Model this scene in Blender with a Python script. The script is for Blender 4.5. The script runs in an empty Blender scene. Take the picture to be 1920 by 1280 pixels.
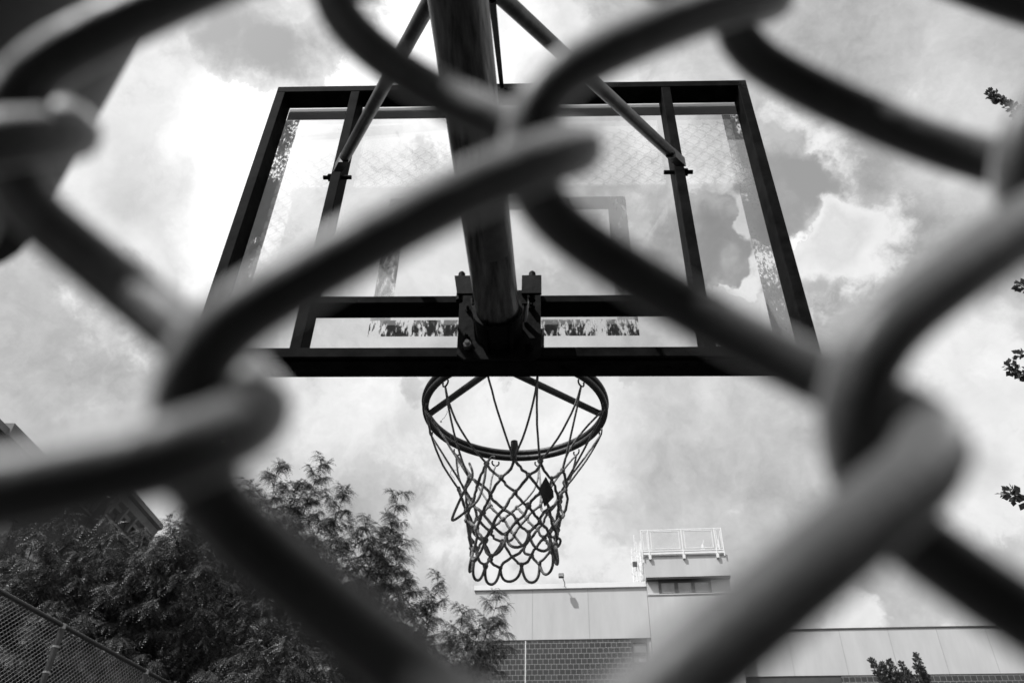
import bpy, math, random
import numpy as np
from mathutils import Vector, Matrix

scene = bpy.context.scene
COL = scene.collection
PI = math.pi
rnd = random.Random(7)

# ---------------------------------------------------------------- camera model (28 mm lens, measured from the photograph)
FPX, PITCH, ROLL, YAW = 1493.0, 0.6651, 0.0233, -0.0433
CAM = np.array([0.0, 0.0, 1.7])
cF = np.array([math.sin(YAW)*math.cos(PITCH), math.cos(YAW)*math.cos(PITCH), math.sin(PITCH)])
_r0 = np.array([math.cos(YAW), -math.sin(YAW), 0.0]); _u0 = np.cross(_r0, cF)
cR = _r0*math.cos(ROLL) + _u0*math.sin(ROLL)
cU = -_r0*math.sin(ROLL) + _u0*math.cos(ROLL)

def ray(px, py):
    return cF + cR*((px-960)/FPX) - cU*((py-640)/FPX)
def at(px, py, Y):
    d = ray(px, py); return CAM + d*(Y/d[1])
def pix(p):
    d = np.asarray(p, float)-CAM; z = d@cF
    return 960+FPX*(d@cR)/z, 640-FPX*(d@cU)/z
def nrm(v):
    v = np.asarray(v, float); return v/np.linalg.norm(v)

# ---------------------------------------------------------------- mesh helpers
class MB:
    def __init__(self):
        self.v = []; self.f = []
    def quad_box(self, o, ax, ay, az):
        """box from corner o with edge vectors"""
        o = np.asarray(o, float); ax = np.asarray(ax, float); ay = np.asarray(ay, float); az = np.asarray(az, float)
        b = len(self.v)
        for k in (0, 1):
            for j in (0, 1):
                for i in (0, 1):
                    self.v.append(tuple(o+ax*i+ay*j+az*k))
        fs = [(0,2,3,1),(4,5,7,6),(0,1,5,4),(2,6,7,3),(0,4,6,2),(1,3,7,5)]
        if np.dot(np.cross(ax, ay), az) < 0:
            fs = [tuple(reversed(q)) for q in fs]
        self.f += [tuple(b+i for i in q) for q in fs]
        return self
    def box(self, x0, x1, y0, y1, z0, z1):
        return self.quad_box((x0,y0,z0), (x1-x0,0,0), (0,y1-y0,0), (0,0,z1-z0))
    def tube(self, pts, rad, n=8, cap=True, closed=False):
        P = [np.asarray(p, float) for p in pts]; m = len(P)
        if not hasattr(rad, '__len__'): rad = [rad]*m
        T = []
        for i in range(m):
            if closed: t = P[(i+1) % m]-P[i-1]
            else: t = P[min(i+1, m-1)]-P[max(i-1, 0)]
            T.append(nrm(t) if np.linalg.norm(t) > 1e-12 else np.array([0,0,1.]))
        up = np.array([0,0,1.]) if abs(T[0][2]) < .9 else np.array([1.,0,0])
        N = nrm(np.cross(T[0], up))
        b = len(self.v)
        for i in range(m):
            N = N-T[i]*(N@T[i]); N = nrm(N); Bn = np.cross(T[i], N)
            for k in range(n):
                a = 2*PI*k/n
                self.v.append(tuple(P[i]+rad[i]*(N*math.cos(a)+Bn*math.sin(a))))
        for i in range(m if closed else m-1):
            i2 = (i+1) % m
            for k in range(n):
                k2 = (k+1) % n
                self.f.append((b+i*n+k, b+i*n+k2, b+i2*n+k2, b+i2*n+k))
        if cap and not closed:
            self.f.append(tuple(b+k for k in reversed(range(n))))
            self.f.append(tuple(b+(m-1)*n+k for k in range(n)))
        return self
    def rod(self, a, c, r, n=8):
        return self.tube([a, c], r, n)
    def ball(self, c, r, n=8, sq=(1,1,1)):
        b = len(self.v); h = n//2
        for i in range(h+1):
            ph = PI*i/h
            for k in range(n):
                a = 2*PI*k/n
                self.v.append((c[0]+r*sq[0]*math.sin(ph)*math.cos(a), c[1]+r*sq[1]*math.sin(ph)*math.sin(a), c[2]+r*sq[2]*math.cos(ph)))
        for i in range(h):
            for k in range(n):
                k2 = (k+1) % n
                self.f.append((b+i*n+k, b+(i+1)*n+k, b+(i+1)*n+k2, b+i*n+k2))
        return self
    def prism(self, poly, ext):
        b = len(self.v); n = len(poly); ext = np.asarray(ext, float)
        for p in poly: self.v.append(tuple(p))
        for p in poly: self.v.append(tuple(np.asarray(p, float)+ext))
        self.f.append(tuple(b+i for i in reversed(range(n)))); self.f.append(tuple(b+n+i for i in range(n)))
        for i in range(n):
            j = (i+1) % n
            self.f.append((b+i, b+j, b+n+j, b+n+i))
        return self
    def build(self, name, m, parent=None, smooth=False, bevel=0):
        me = bpy.data.meshes.new(name); me.from_pydata([tuple(map(float, v)) for v in self.v], [], self.f)
        me.materials.append(m)
        if smooth: me.shade_smooth()
        o = bpy.data.objects.new(name, me); COL.objects.link(o)
        if smooth and smooth != 'all':
            md = None
            me.set_sharp_from_angle(angle=math.radians(40))
        if bevel:
            b = o.modifiers.new('bevel', 'BEVEL'); b.width = bevel; b.segments = 2; b.limit_method = 'ANGLE'
        if parent: o.parent = parent
        return o

def np_mesh(name, V, Q, m, parent=None, smooth=False):
    """mesh from numpy vertices (n,3) and quads (k,4)"""
    me = bpy.data.meshes.new(name)
    V = np.ascontiguousarray(V, dtype=np.float32); Q = np.ascontiguousarray(Q, dtype=np.int32)
    me.vertices.add(len(V)); me.vertices.foreach_set('co', V.ravel())
    k = Q.shape[1]
    me.loops.add(Q.size); me.loops.foreach_set('vertex_index', Q.ravel())
    me.polygons.add(len(Q)); me.polygons.foreach_set('loop_start', np.arange(0, Q.size, k, dtype=np.int32))
    me.update(calc_edges=True)
    me.materials.append(m)
    if smooth: me.shade_smooth()
    o = bpy.data.objects.new(name, me); COL.objects.link(o)
    if parent: o.parent = parent
    return o

def tag(o, label=None, cat=None, group=None, kind=None):
    if label: o['label'] = label
    if cat: o['category'] = cat
    if group: o['group'] = group
    if kind: o['kind'] = kind
    return o
def empty(name, label, cat, group=None):
    o = bpy.data.objects.new(name, None); COL.objects.link(o); o.empty_display_size = .1
    return tag(o, label, cat, group)

# ---------------------------------------------------------------- materials (the photograph is black and white)
def node(nt, t, **kw):
    n = nt.nodes.new(t)
    for k, v in kw.items(): setattr(n, k, v)
    return n
def mat(name, base, rough=.6, metal=0., var=.25, scale=6., bump=0., bscale=40., spec=.5, stretch=None, coord='Object'):
    m = bpy.data.materials.new(name); m.use_nodes = True; nt = m.node_tree; L = nt.links
    p = nt.nodes['Principled BSDF']
    p.inputs['Roughness'].default_value = rough; p.inputs['Metallic'].default_value = metal
    p.inputs['Specular IOR Level'].default_value = spec
    tc = node(nt, 'ShaderNodeTexCoord'); mp = node(nt, 'ShaderNodeMapping')
    if stretch: mp.inputs['Scale'].default_value = stretch
    L.new(tc.outputs[coord], mp.inputs['Vector'])
    n = node(nt, 'ShaderNodeTexNoise'); n.inputs['Scale'].default_value = scale; n.inputs['Detail'].default_value = 8; n.inputs['Roughness'].default_value = .65
    L.new(mp.outputs[0], n.inputs['Vector'])
    r = node(nt, 'ShaderNodeMapRange'); r.inputs['From Min'].default_value = .3; r.inputs['From Max'].default_value = .7
    r.inputs['To Min'].default_value = base*(1-var); r.inputs['To Max'].default_value = base*(1+var)
    L.new(n.outputs['Fac'], r.inputs['Value']); L.new(r.outputs[0], p.inputs['Base Color'])
    if bump:
        n2 = node(nt, 'ShaderNodeTexNoise'); n2.inputs['Scale'].default_value = bscale; n2.inputs['Detail'].default_value = 6
        L.new(mp.outputs[0], n2.inputs['Vector'])
        b = node(nt, 'ShaderNodeBump'); b.inputs['Strength'].default_value = bump; b.inputs['Distance'].default_value = .01
        L.new(n2.outputs['Fac'], b.inputs['Height']); L.new(b.outputs[0], p.inputs['Normal'])
    return m

M = {}
M['wire'] = mat('wire_coating', .026, rough=.45, metal=0., var=.5, scale=90, bump=.10, bscale=420, stretch=(1, 1, .5))
_p = M['wire'].node_tree.nodes['Principled BSDF']; _p.inputs['Sheen Weight'].default_value = 1.0; _p.inputs['Sheen Roughness'].default_value = .48
M['galv'] = mat('galvanised_steel', .30, rough=.5, metal=.4, var=.2, scale=12, bump=.05)
M['farwire'] = mat('far_wire', .36, rough=.4, metal=.0, var=.15, scale=12)
M['post'] = mat('dark_post', .03, rough=.5, metal=.0, var=.3, scale=10, bump=.08)
M['rail_dark'] = mat('dark_rail', .02, rough=.6, var=.3, scale=10)
M['frame'] = mat('black_paint', .011, rough=.65, var=.85, scale=16, bump=.03, bscale=60, spec=.02)
M['arm'] = mat('dull_pipe_steel', .11, rough=.36, metal=.9, var=.85, scale=22, bump=.12, bscale=50, stretch=(3, .35, 3))
M['patch'] = mat('grey_patch', .10, rough=.6, var=.2, scale=40)
M['brace'] = mat('brace_steel', .09, rough=.38, metal=.85, var=.4, scale=20, bump=.1, bscale=80)
M['plate'] = mat('plate_paint', .012, rough=.6, var=.6, scale=18, bump=.15, bscale=60, spec=.05)
M['bolt'] = mat('zinc_bolt', .6, rough=.35, metal=.9, var=.2, scale=60)
M['rim'] = mat('rim_paint', .04, rough=.5, var=.5, scale=30, bump=.15, bscale=120)
M['rope'] = mat('weathered_rope', .30, rough=.95, var=.65, scale=110, bump=.5, bscale=420, spec=.2)
M['tape'] = mat('wrap_tape', .12, rough=.6, var=.4, scale=80)
M['scrap'] = mat('dark_scrap', .015, rough=.7, var=.6, scale=30)
M['concrete'] = mat('pale_concrete', .53, rough=.85, var=.09, scale=1.1, bump=.1, bscale=9, stretch=(1.6, 1.6, .35))
M['coping'] = mat('white_coping', .8, rough=.5, var=.04, scale=4)
M['soffit'] = mat('soffit_concrete', .4, rough=.85, var=.1, scale=2)
M['white'] = mat('white_paint', .78, rough=.5, var=.06, scale=6)
M['darkframe'] = mat('dark_window_frame', .06, rough=.5, var=.2, scale=5)
M['pane'] = mat('window_pane', .22, rough=.12, var=.35, scale=1.2, spec=.8)
M['blind'] = mat('window_blind', .5, rough=.7, var=.05)
M['asphalt'] = mat('asphalt', .025, rough=.9, var=.3, scale=3, bump=.2, bscale=90)
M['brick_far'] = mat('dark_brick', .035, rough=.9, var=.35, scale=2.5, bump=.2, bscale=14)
M['cornice'] = mat('cornice_metal', .13, rough=.7, var=.25, scale=3)
M['lintel'] = mat('stone_lintel', .12, rough=.8, var=.15, scale=3)
M['bark'] = mat('bark', .045, rough=.95, var=.4, scale=12, bump=.4, bscale=30)
M['panelgrey'] = mat('joint_grey', .40, rough=.9, var=.1)  # plain grey of the seams between concrete panels

def leaf_mat(name, base, trans):
    m = bpy.data.materials.new(name); m.use_nodes = True; nt = m.node_tree; L = nt.links
    p = nt.nodes['Principled BSDF']; p.inputs['Roughness'].default_value = .45; p.inputs['Specular IOR Level'].default_value = .5
    g = node(nt, 'ShaderNodeNewGeometry')
    r = node(nt, 'ShaderNodeMapRange'); r.inputs['To Min'].default_value = base*.6; r.inputs['To Max'].default_value = base*1.5
    L.new(g.outputs['Random Per Island'], r.inputs['Value']); L.new(r.outputs[0], p.inputs['Base Color'])
    t = node(nt, 'ShaderNodeBsdfTranslucent'); t.inputs['Color'].default_value = (trans, trans, trans, 1)
    a = node(nt, 'ShaderNodeAddShader'); L.new(p.outputs[0], a.inputs[0]); L.new(t.outputs[0], a.inputs[1])
    L.new(a.outputs[0], nt.nodes['Material Output'].inputs['Surface'])
    return m
M['leaf'] = leaf_mat('locust_leaf', .044, .010)
M['leaf2'] = leaf_mat('shoot_leaf', .055, .02)

def tile_mat():
    m = bpy.data.materials.new('glazed_block'); m.use_nodes = True; nt = m.node_tree; L = nt.links
    p = nt.nodes['Principled BSDF']; p.inputs['Roughness'].default_value = .35
    tc = node(nt, 'ShaderNodeTexCoord'); sp = node(nt, 'ShaderNodeSeparateXYZ'); cb = node(nt, 'ShaderNodeCombineXYZ')
    L.new(tc.outputs['Object'], sp.inputs[0]); L.new(sp.outputs['X'], cb.inputs['X']); L.new(sp.outputs['Z'], cb.inputs['Y'])
    b = node(nt, 'ShaderNodeTexBrick'); b.offset = .5; b.squash = 1
    b.inputs['Color1'].default_value = (.034,)*3+(1,); b.inputs['Color2'].default_value = (.062,)*3+(1,)
    b.inputs['Mortar'].default_value = (.24,)*3+(1,)
    b.inputs['Scale'].default_value = 1; b.inputs['Mortar Size'].default_value = .008; b.inputs['Mortar Smooth'].default_value = .2
    b.inputs['Bias'].default_value = -.3; b.inputs['Brick Width'].default_value = .2; b.inputs['Row Height'].default_value = .185
    L.new(cb.outputs[0], b.inputs['Vector']); L.new(b.outputs['Color'], p.inputs['Base Color'])
    bp = node(nt, 'ShaderNodeBump'); bp.inputs['Strength'].default_value = .4; bp.inputs['Distance'].default_value = .01; bp.invert = True
    L.new(b.outputs['Fac'], bp.inputs['Height']); L.new(bp.outputs[0], p.inputs['Normal'])
    return m
M['tile'] = tile_mat()

def glass_mat():
    m = bpy.data.materials.new('backboard_glass'); m.use_nodes = True; nt = m.node_tree; L = nt.links
    nt.nodes.remove(nt.nodes['Principled BSDF'])
    lw = node(nt, 'ShaderNodeLayerWeight'); lw.inputs['Blend'].default_value = .5
    pw = node(nt, 'ShaderNodeMath', operation='POWER'); pw.inputs[1].default_value = 5
    ma = node(nt, 'ShaderNodeMath', operation='MULTIPLY_ADD'); ma.inputs[1].default_value = .9; ma.inputs[2].default_value = .055
    tr = node(nt, 'ShaderNodeBsdfTransparent'); tr.inputs['Color'].default_value = (.95, .95, .95, 1)
    gl = node(nt, 'ShaderNodeBsdfGlossy'); gl.inputs['Roughness'].default_value = .0
    mx = node(nt, 'ShaderNodeMixShader')
    L.new(lw.outputs['Facing'], pw.inputs[0]); L.new(pw.outputs[0], ma.inputs[0]); L.new(ma.outputs[0], mx.inputs[0])
    L.new(tr.outputs[0], mx.inputs[1]); L.new(gl.outputs[0], mx.inputs[2])
    # dust and scuffs on the pane
    tc = node(nt, 'ShaderNodeTexCoord'); n = node(nt, 'ShaderNodeTexNoise'); n.inputs['Scale'].default_value = 3.2; n.inputs['Detail'].default_value = 9
    n.inputs['Roughness'].default_value = .7; n.inputs['Distortion'].default_value = .6
    L.new(tc.outputs['Object'], n.inputs['Vector'])
    r = node(nt, 'ShaderNodeMapRange'); r.inputs['From Min'].default_value = .5; r.inputs['From Max'].default_value = .8; r.inputs['To Min'].default_value = .01; r.inputs['To Max'].default_value = .14
    L.new(n.outputs['Fac'], r.inputs['Value'])
    df = node(nt, 'ShaderNodeBsdfDiffuse'); df.inputs['Color'].default_value = (.7, .7, .7, 1)
    m2 = node(nt, 'ShaderNodeMixShader'); L.new(r.outputs[0], m2.inputs[0]); L.new(mx.outputs[0], m2.inputs[1]); L.new(df.outputs[0], m2.inputs[2])
    L.new(m2.outputs[0], nt.nodes['Material Output'].inputs['Surface'])
    return m
M['glass'] = glass_mat()

def worn_paint(name, base, lo, hi, scale=90, stretch=(1, 1, .35), patch=6., thin=0.):
    """paint stripe with speckled wear: holes show the glass"""
    m = bpy.data.materials.new(name); m.use_nodes = True; nt = m.node_tree; L = nt.links
    p = nt.nodes['Principled BSDF']; p.inputs['Roughness'].default_value = .7
    tc = node(nt, 'ShaderNodeTexCoord'); mp = node(nt, 'ShaderNodeMapping'); mp.inputs['Scale'].default_value = stretch
    L.new(tc.outputs['Object'], mp.inputs[0])
    n = node(nt, 'ShaderNodeTexNoise'); n.inputs['Scale'].default_value = scale; n.inputs['Detail'].default_value = 5; n.inputs['Roughness'].default_value = .7
    n2 = node(nt, 'ShaderNodeTexNoise'); n2.inputs['Scale'].default_value = patch; n2.inputs['Detail'].default_value = 4
    L.new(mp.outputs[0], n.inputs['Vector']); L.new(mp.outputs[0], n2.inputs['Vector'])
    ad = node(nt, 'ShaderNodeMath', operation='ADD'); L.new(n.outputs['Fac'], ad.inputs[0]); L.new(n2.outputs['Fac'], ad.inputs[1])
    r = node(nt, 'ShaderNodeMapRange'); r.inputs['From Min'].default_value = lo; r.inputs['From Max'].default_value = hi; r.inputs['To Min'].default_value = thin
    L.new(ad.outputs[0], r.inputs['Value'])
    c = node(nt, 'ShaderNodeMapRange'); c.inputs['To Min'].default_value = base*.75; c.inputs['To Max'].default_value = base*1.2
    L.new(n2.outputs['Fac'], c.inputs['Value']); L.new(c.outputs[0], p.inputs['Base Color'])
    tl = node(nt, 'ShaderNodeBsdfTranslucent'); tl.inputs['Color'].default_value = (.22, .22, .22, 1)
    ads = node(nt, 'ShaderNodeAddShader'); L.new(p.outputs[0], ads.inputs[0]); L.new(tl.outputs[0], ads.inputs[1])
    tr = node(nt, 'ShaderNodeBsdfTransparent'); mx = node(nt, 'ShaderNodeMixShader')
    L.new(r.outputs[0], mx.inputs[0]); L.new(ads.outputs[0], mx.inputs[1]); L.new(tr.outputs[0], mx.inputs[2])
    L.new(mx.outputs[0], nt.nodes['Material Output'].inputs['Surface'])
    return m
M['stripe'] = worn_paint('stripe_paint', .6, 1.08, 1.30, patch=9, thin=.38)
M['stripe_worn'] = worn_paint('worn_stripe_paint', .4, .97, 1.05, scale=170, stretch=(1, 1, .3), patch=26)
M['border_solid'] = worn_paint('border_solid_paint', .5, 1.24, 1.34, scale=150, patch=8)
M['border'] = worn_paint('border_paint', .6, 1.06, 1.14, scale=190, stretch=(1, 1, .5), patch=14, thin=.2)

# ---------------------------------------------------------------- world: Nishita sky (grey) with clouds laid out by direction
SUN = nrm((-1.25, -1.0, 2.3))
SUN_EL = math.asin(SUN[2]); SUN_AZ = math.atan2(SUN[0], SUN[1])
def build_world():
    w = bpy.data.worlds.new('World'); scene.world = w; w.use_nodes = True
    nt = w.node_tree; L = nt.links; bg = nt.nodes['Background']
    STR = .1; bg.inputs['Strength'].default_value = STR
    sky = node(nt, 'ShaderNodeTexSky'); sky.sky_type = 'NISHITA'; sky.sun_disc = False
    sky.sun_elevation = SUN_EL; sky.sun_rotation = SUN_AZ; sky.dust_density = 1.5
    bw = node(nt, 'ShaderNodeRGBToBW'); L.new(sky.outputs[0], bw.inputs[0])
    clear = node(nt, 'ShaderNodeMath', operation='MULTIPLY'); clear.inputs[1].default_value = SKY_GAIN
    L.new(bw.outputs[0], clear.inputs[0])
    tc = node(nt, 'ShaderNodeTexCoord'); D = tc.outputs['Generated']
    def vmath(op, a, b):
        n = node(nt, 'ShaderNodeVectorMath', operation=op)
        for i, x in enumerate((a, b)):
            if hasattr(x, 'is_linked'): L.new(x, n.inputs[i])
            elif x is not None: n.inputs[i].default_value = x
        return n
    def math_(op, a, b=None, c=None):
        n = node(nt, 'ShaderNodeMath', operation=op)
        for i, x in enumerate((a, b, c)):
            if x is None: continue
            if hasattr(x, 'is_linked'): L.new(x, n.inputs[i])
            else: n.inputs[i].default_value = x
        return n.outputs[0]
    def noise(vec, scale, detail=8, rough=.6, dist=0.):
        n = node(nt, 'ShaderNodeTexNoise'); n.inputs['Scale'].default_value = scale; n.inputs['Detail'].default_value = detail
        n.inputs['Roughness'].default_value = rough; n.inputs['Distortion'].default_value = dist
        L.new(vec, n.inputs['Vector']); return n
    def mapr(v, a, b, c, d, smooth=True):
        n = node(nt, 'ShaderNodeMapRange'); n.interpolation_type = 'SMOOTHSTEP' if smooth else 'LINEAR'
        L.new(v, n.inputs['Value'])
        for k, x in zip(('From Min', 'From Max', 'To Min', 'To Max'), (a, b, c, d)): n.inputs[k].default_value = x
        return n.outputs[0]
    # warp the direction a little so that blob outlines turn ragged
    wn = noise(D, 7, 6, .6)
    off = vmath('SUBTRACT', wn.outputs['Color'], (.5, .5, .5))
    sc = node(nt, 'ShaderNodeVectorMath', operation='SCALE'); L.new(off.outputs[0], sc.inputs[0]); sc.inputs['Scale'].default_value = .13
    DW = vmath('ADD', D, None); L.new(sc.outputs[0], DW.inputs[1]); DW = DW.outputs[0]
    def blobs(lst, start):
        acc = None
        for (px, py, rpx, a) in lst:
            c = nrm(ray(px, py)); r = rpx/FPX
            dv = vmath('DISTANCE', DW, tuple(c)).outputs['Value']
            t = mapr(dv, r*1.25, r*.45, 0, a)
            acc = math_('ADD', t, start if acc is None else acc)
        return acc
    cover = blobs(CLEAR, 0.66)
    n1 = noise(D, 5.5, 12, .62, .25).outputs['Fac']
    n2 = noise(DW, 3.2, 9, .55).outputs['Fac']
    dens = math_('MULTIPLY_ADD', math_('SUBTRACT', n1, .5), 1.15, cover)
    n3 = noise(DW, 19, 8, .65).outputs['Fac']
    dens = math_('MULTIPLY_ADD', math_('SUBTRACT', n3, .5), .8, dens)
    d1 = mapr(dens, .36, .52, 0, 1); d2 = mapr(dens, -.15, .6, .0, .5)
    dens = math_('MAXIMUM', d1, d2)
    bright = blobs(BRIGHT, .60)
    for (gx, gy, gz), gr, ga in GLARE:
        dv = vmath('DISTANCE', DW, tuple(nrm((gx, gy, gz)))).outputs['Value']
        bright = math_('ADD', mapr(dv, gr*1.2, gr*.3, 0, ga), bright)
    puff = math_('MULTIPLY', math_('SUBTRACT', n1, .5), .55)
    bright = math_('ADD', bright, puff)
    bright = math_('MULTIPLY_ADD', math_('SUBTRACT', n2, .5), .6, bright)
    bright = math_('MULTIPLY_ADD', math_('SUBTRACT', n3, .5), .42, bright)
    rim = mapr(dens, .42, .85, .22, 0)                  # sunlit fringe where the cover thins out
    bright = math_('ADD', bright, rim)
    q = noise(D, 3.4, 14, .57, .12).outputs['Fac']      # nearer cumulus in front of the grey sheet
    q = math_('MULTIPLY_ADD', math_('SUBTRACT', n3, .5), .16, q)
    q = math_('ADD', q, blobs(HEAPS, 0.0))
    heap = mapr(q, .505, .60, 0, 1)
    hb = math_('MULTIPLY_ADD', math_('SUBTRACT', n3, .5), .35, mapr(q, .55, .80, .88, .64))
    hb = math_('MAXIMUM', hb, bright)
    mh = node(nt, 'ShaderNodeMix'); mh.data_type = 'FLOAT'
    L.new(heap, mh.inputs[0]); L.new(bright, mh.inputs[2]); L.new(hb, mh.inputs[3]); bright = mh.outputs[0]
    dens = math_('MAXIMUM', dens, math_('MULTIPLY', heap, .9))
    bright = math_('MAXIMUM', bright, .25)
    cl = math_('MULTIPLY', bright, 1.0/STR)
    mix = node(nt, 'ShaderNodeMix'); mix.data_type = 'FLOAT'
    L.new(dens, mix.inputs[0]); L.new(clear.outputs[0], mix.inputs[2]); L.new(cl, mix.inputs[3])
    L.new(mix.outputs[0], bg.inputs['Color'])
SKY_GAIN = 2.6
# (pixel x, pixel y of the centre direction, radius, amount): clear gaps are negative
CLEAR = [(450, 70, 85, -.6), (540, 120, 70, -.5), (380, 30, 50, -.35), (610, 60, 60, -.35),
         (1475, 360, 105, -.8), (1350, 380, 70, -.45), (1390, 490, 90, -.7), (1270, 470, 85, -.6), (1560, 330, 55, -.4), (1350, 590, 60, .4), (1560, 430, 60, .4), (1385, 400, 36, .5),
         (760, 735, 40, -.6), (925, 735, 45, -.55), (1165, 725, 40, -.6), (820, 790, 30, -.3),
         (1000, 400, 200, .2), (1000, 900, 500, .25), (1700, 200, 280, .25), (250, 350, 220, .25), (880, 80, 160, .25)]
BRIGHT = [(700, 330, 330, .42), (860, 60, 220, .42), (480, 250, 160, .3), (300, 150, 160, .12),
          (960, 770, 200, .20), (640, 760, 150, .26), (1100, 840, 120, .12), (420, 480, 110, .28), (1540, 430, 90, .22),
          (1400, 560, 90, .25), (1780, 640, 150, .26), (1800, 260, 110, .16), (1850, 950, 130, .1), (1150, 980, 220, -.03),
          (150, 620, 170, -.10), (1600, 700, 160, -.06), (1500, 130, 200, -.07), (1640, 330, 110, -.10), (1720, 480, 90, -.08), (1620, 520, 130, -.06), (1880, 480, 80, -.12), (1500, 900, 140, -.05), (650, 1000, 200, -.04)]
HEAPS = [(1530, 440, 80, .14), (1640, 470, 90, .12), (1790, 640, 105, .11), (1380, 580, 70, .16), (1385, 395, 40, .16), (430, 500, 100, .14), (420, 260, 110, .12),
         (640, 740, 80, .12), (1000, 780, 100, .1), (1850, 950, 90, .1), (1600, 1150, 60, .12), (230, 330, 70, .08),
         (450, 70, 90, -.3), (550, 120, 80, -.3), (1470, 350, 90, -.3), (1370, 490, 50, -.3), (1270, 470, 80, -.2), (1330, 400, 40, -.3), (1100, 980, 200, -.06), (760, 735, 40, -.3), (925, 735, 45, -.3), (1165, 725, 40, -.3)]
GLARE = [((-.05, -.62, .78), .55, 1.3)]      # unseen bright sky patch added behind the camera for the glass to mirror
build_world()

sun = bpy.data.lights.new('sun', 'SUN'); sun.energy = 4.5; sun.angle = math.radians(.5); sun.color = (1, 1, 1)
so = bpy.data.objects.new('sun', sun); COL.objects.link(so)
so.rotation_euler = Vector(SUN).to_track_quat('Z', 'Y').to_euler()

cam = bpy.data.cameras.new('camera'); co = bpy.data.objects.new('camera', cam); COL.objects.link(co); scene.camera = co
mw = Matrix(((cR[0], cU[0], -cF[0], CAM[0]), (cR[1], cU[1], -cF[1], CAM[1]), (cR[2], cU[2], -cF[2], CAM[2]), (0, 0, 0, 1)))
co.matrix_world = mw
cam.sensor_width = 36; cam.lens = FPX/1920*36; cam.clip_start = .005; cam.clip_end = 2000
cam.dof.use_dof = True; cam.dof.focus_distance = 3.1; cam.dof.aperture_fstop = 8.0; cam.dof.aperture_blades = 9

scene.view_settings.view_transform = 'Standard'; scene.view_settings.look = 'None'
scene.view_settings.exposure = 0; scene.view_settings.gamma = 1
scene.cycles.transparent_max_bounces = 24; scene.cycles.max_bounces = 8
scene.cycles.sample_clamp_indirect = 4

# ---------------------------------------------------------------- ground
g = MB().box(-600, 600, -600, 600, -.3, 0).build('ground', M['asphalt']); tag(g, kind='structure')

# ---------------------------------------------------------------- chain-link fabric
def chain_fabric(u0, u1, sx, sy, zbase, v0, v1, r, d, over, origin, du, dn, seg, sides, skip=None, wave=.26, flat=1.3, sag=0., bends=()):
    """woven wires between diamond columns u0..u1; origin + du*s + z up, dn = towards the camera side"""
    Vs = []; Qs = []; base = 0
    nt_ = int((v1-v0)*seg)+1
    t = v0+np.arange(nt_)/seg
    ang = np.arange(sides)*2*PI/sides
    for c in range(u0, u1):
        ph = (t - (c % 2))          # left tip at even
        q = np.mod(ph, 2.0)
        tri = 1-np.abs(q-1)         # 0 at left tip, 1 at right tip
        # soften the turn
        w = wave
        tri = np.where(tri < w, w/2+tri*tri/(2*w), tri); tri = np.where(tri > 1-w, 1-w/2-(1-tri)**2/(2*w), tri)
        tri = (tri-w/2)/(1-w)
        s = (c-over/sx + tri*(1+2*over/sx))*sx
        dep = np.tanh(np.sin(PI*q)*flat)/math.tanh(flat)*d
        z = zbase+t*sy-sag*np.clip(-s/sx, 0, 3)
        for bs, bv, bz, brad in bends:          # places where the old fabric has been pulled out of shape
            z = z+bz*np.exp(-((s-bs*sx)**2+(z-zbase-bv*sy)**2)/(2*brad*brad))
        P = origin+np.outer(s, du)+np.outer(dep, dn); P[:, 2] = z
        T = np.gradient(P, axis=0); T /= np.linalg.norm(T, axis=1)[:, None]
        N = dn-T*(T@dn)[:, None]; N /= np.linalg.norm(N, axis=1)[:, None]
        B = np.cross(T, N)
        ring = P[:, None, :]+r*(N[:, None, :]*np.cos(ang)[None, :, None]+B[:, None, :]*np.sin(ang)[None, :, None])
        i = np.arange(nt_-1)[:, None]*sides; k = np.arange(sides)[None, :]; k2 = (k+1) % sides
        q4 = np.stack([i+k, i+k2, i+sides+k2, i+sides+k], -1)
        if skip is not None:
            ok = ~skip(P); ok = ok[:-1] & ok[1:]; q4 = q4[ok]
        Vs.append(ring.reshape(-1, 3)); Qs.append(q4.reshape(-1, 4)+base); base += nt_*sides
    return np.concatenate(Vs), np.concatenate(Qs)

FYAW = .0805; FY = .0725
F_SX, F_SY, F_S0, F_Z0 = .0359, .0446, .0020, .0923+1.7
Fdu = np.array([math.cos(FYAW), math.sin(FYAW), 0]); Fdn = np.array([Fdu[1], -Fdu[0], 0])
Forg = np.array([0, FY, 0.])
FTOP = 5.3
fence = empty('chain_link_fence', 'out of focus wire mesh fence filling the view close to the lens', 'fence')
r_w, d_w, ov = .0038, .0072, .0036
def hole(P):
    return ((P[:, 0]+.138)**2+(P[:, 2]-2.835)**2 < .09**2)
vb = -int((F_Z0-.05)/F_SY)//2*2; vt = int((FTOP-.03-F_Z0)/F_SY)//2*2
parts = []
org = Forg+Fdu*F_S0
near = (-8, 10)
BENDS = ((-1.0, -1.0, -.0026, .020), (-2.2, -1.9, .0160, .026), (-1.48, .72, .0085, .014))
parts.append(chain_fabric(near[0], near[1], F_SX, F_SY, F_Z0, -10, 12, r_w, d_w, ov, org, Fdu, Fdn, 22, 12, sag=.0017, bends=BENDS))
parts.append(chain_fabric(near[0], near[1], F_SX, F_SY, F_Z0, vb, -10, r_w, d_w, ov, org, Fdu, Fdn, 6, 4, sag=.0017))
parts.append(chain_fabric(near[0], near[1], F_SX, F_SY, F_Z0, 12, vt, r_w, d_w, ov, org, Fdu, Fdn, 6, 4, hole, sag=.0017))
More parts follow.
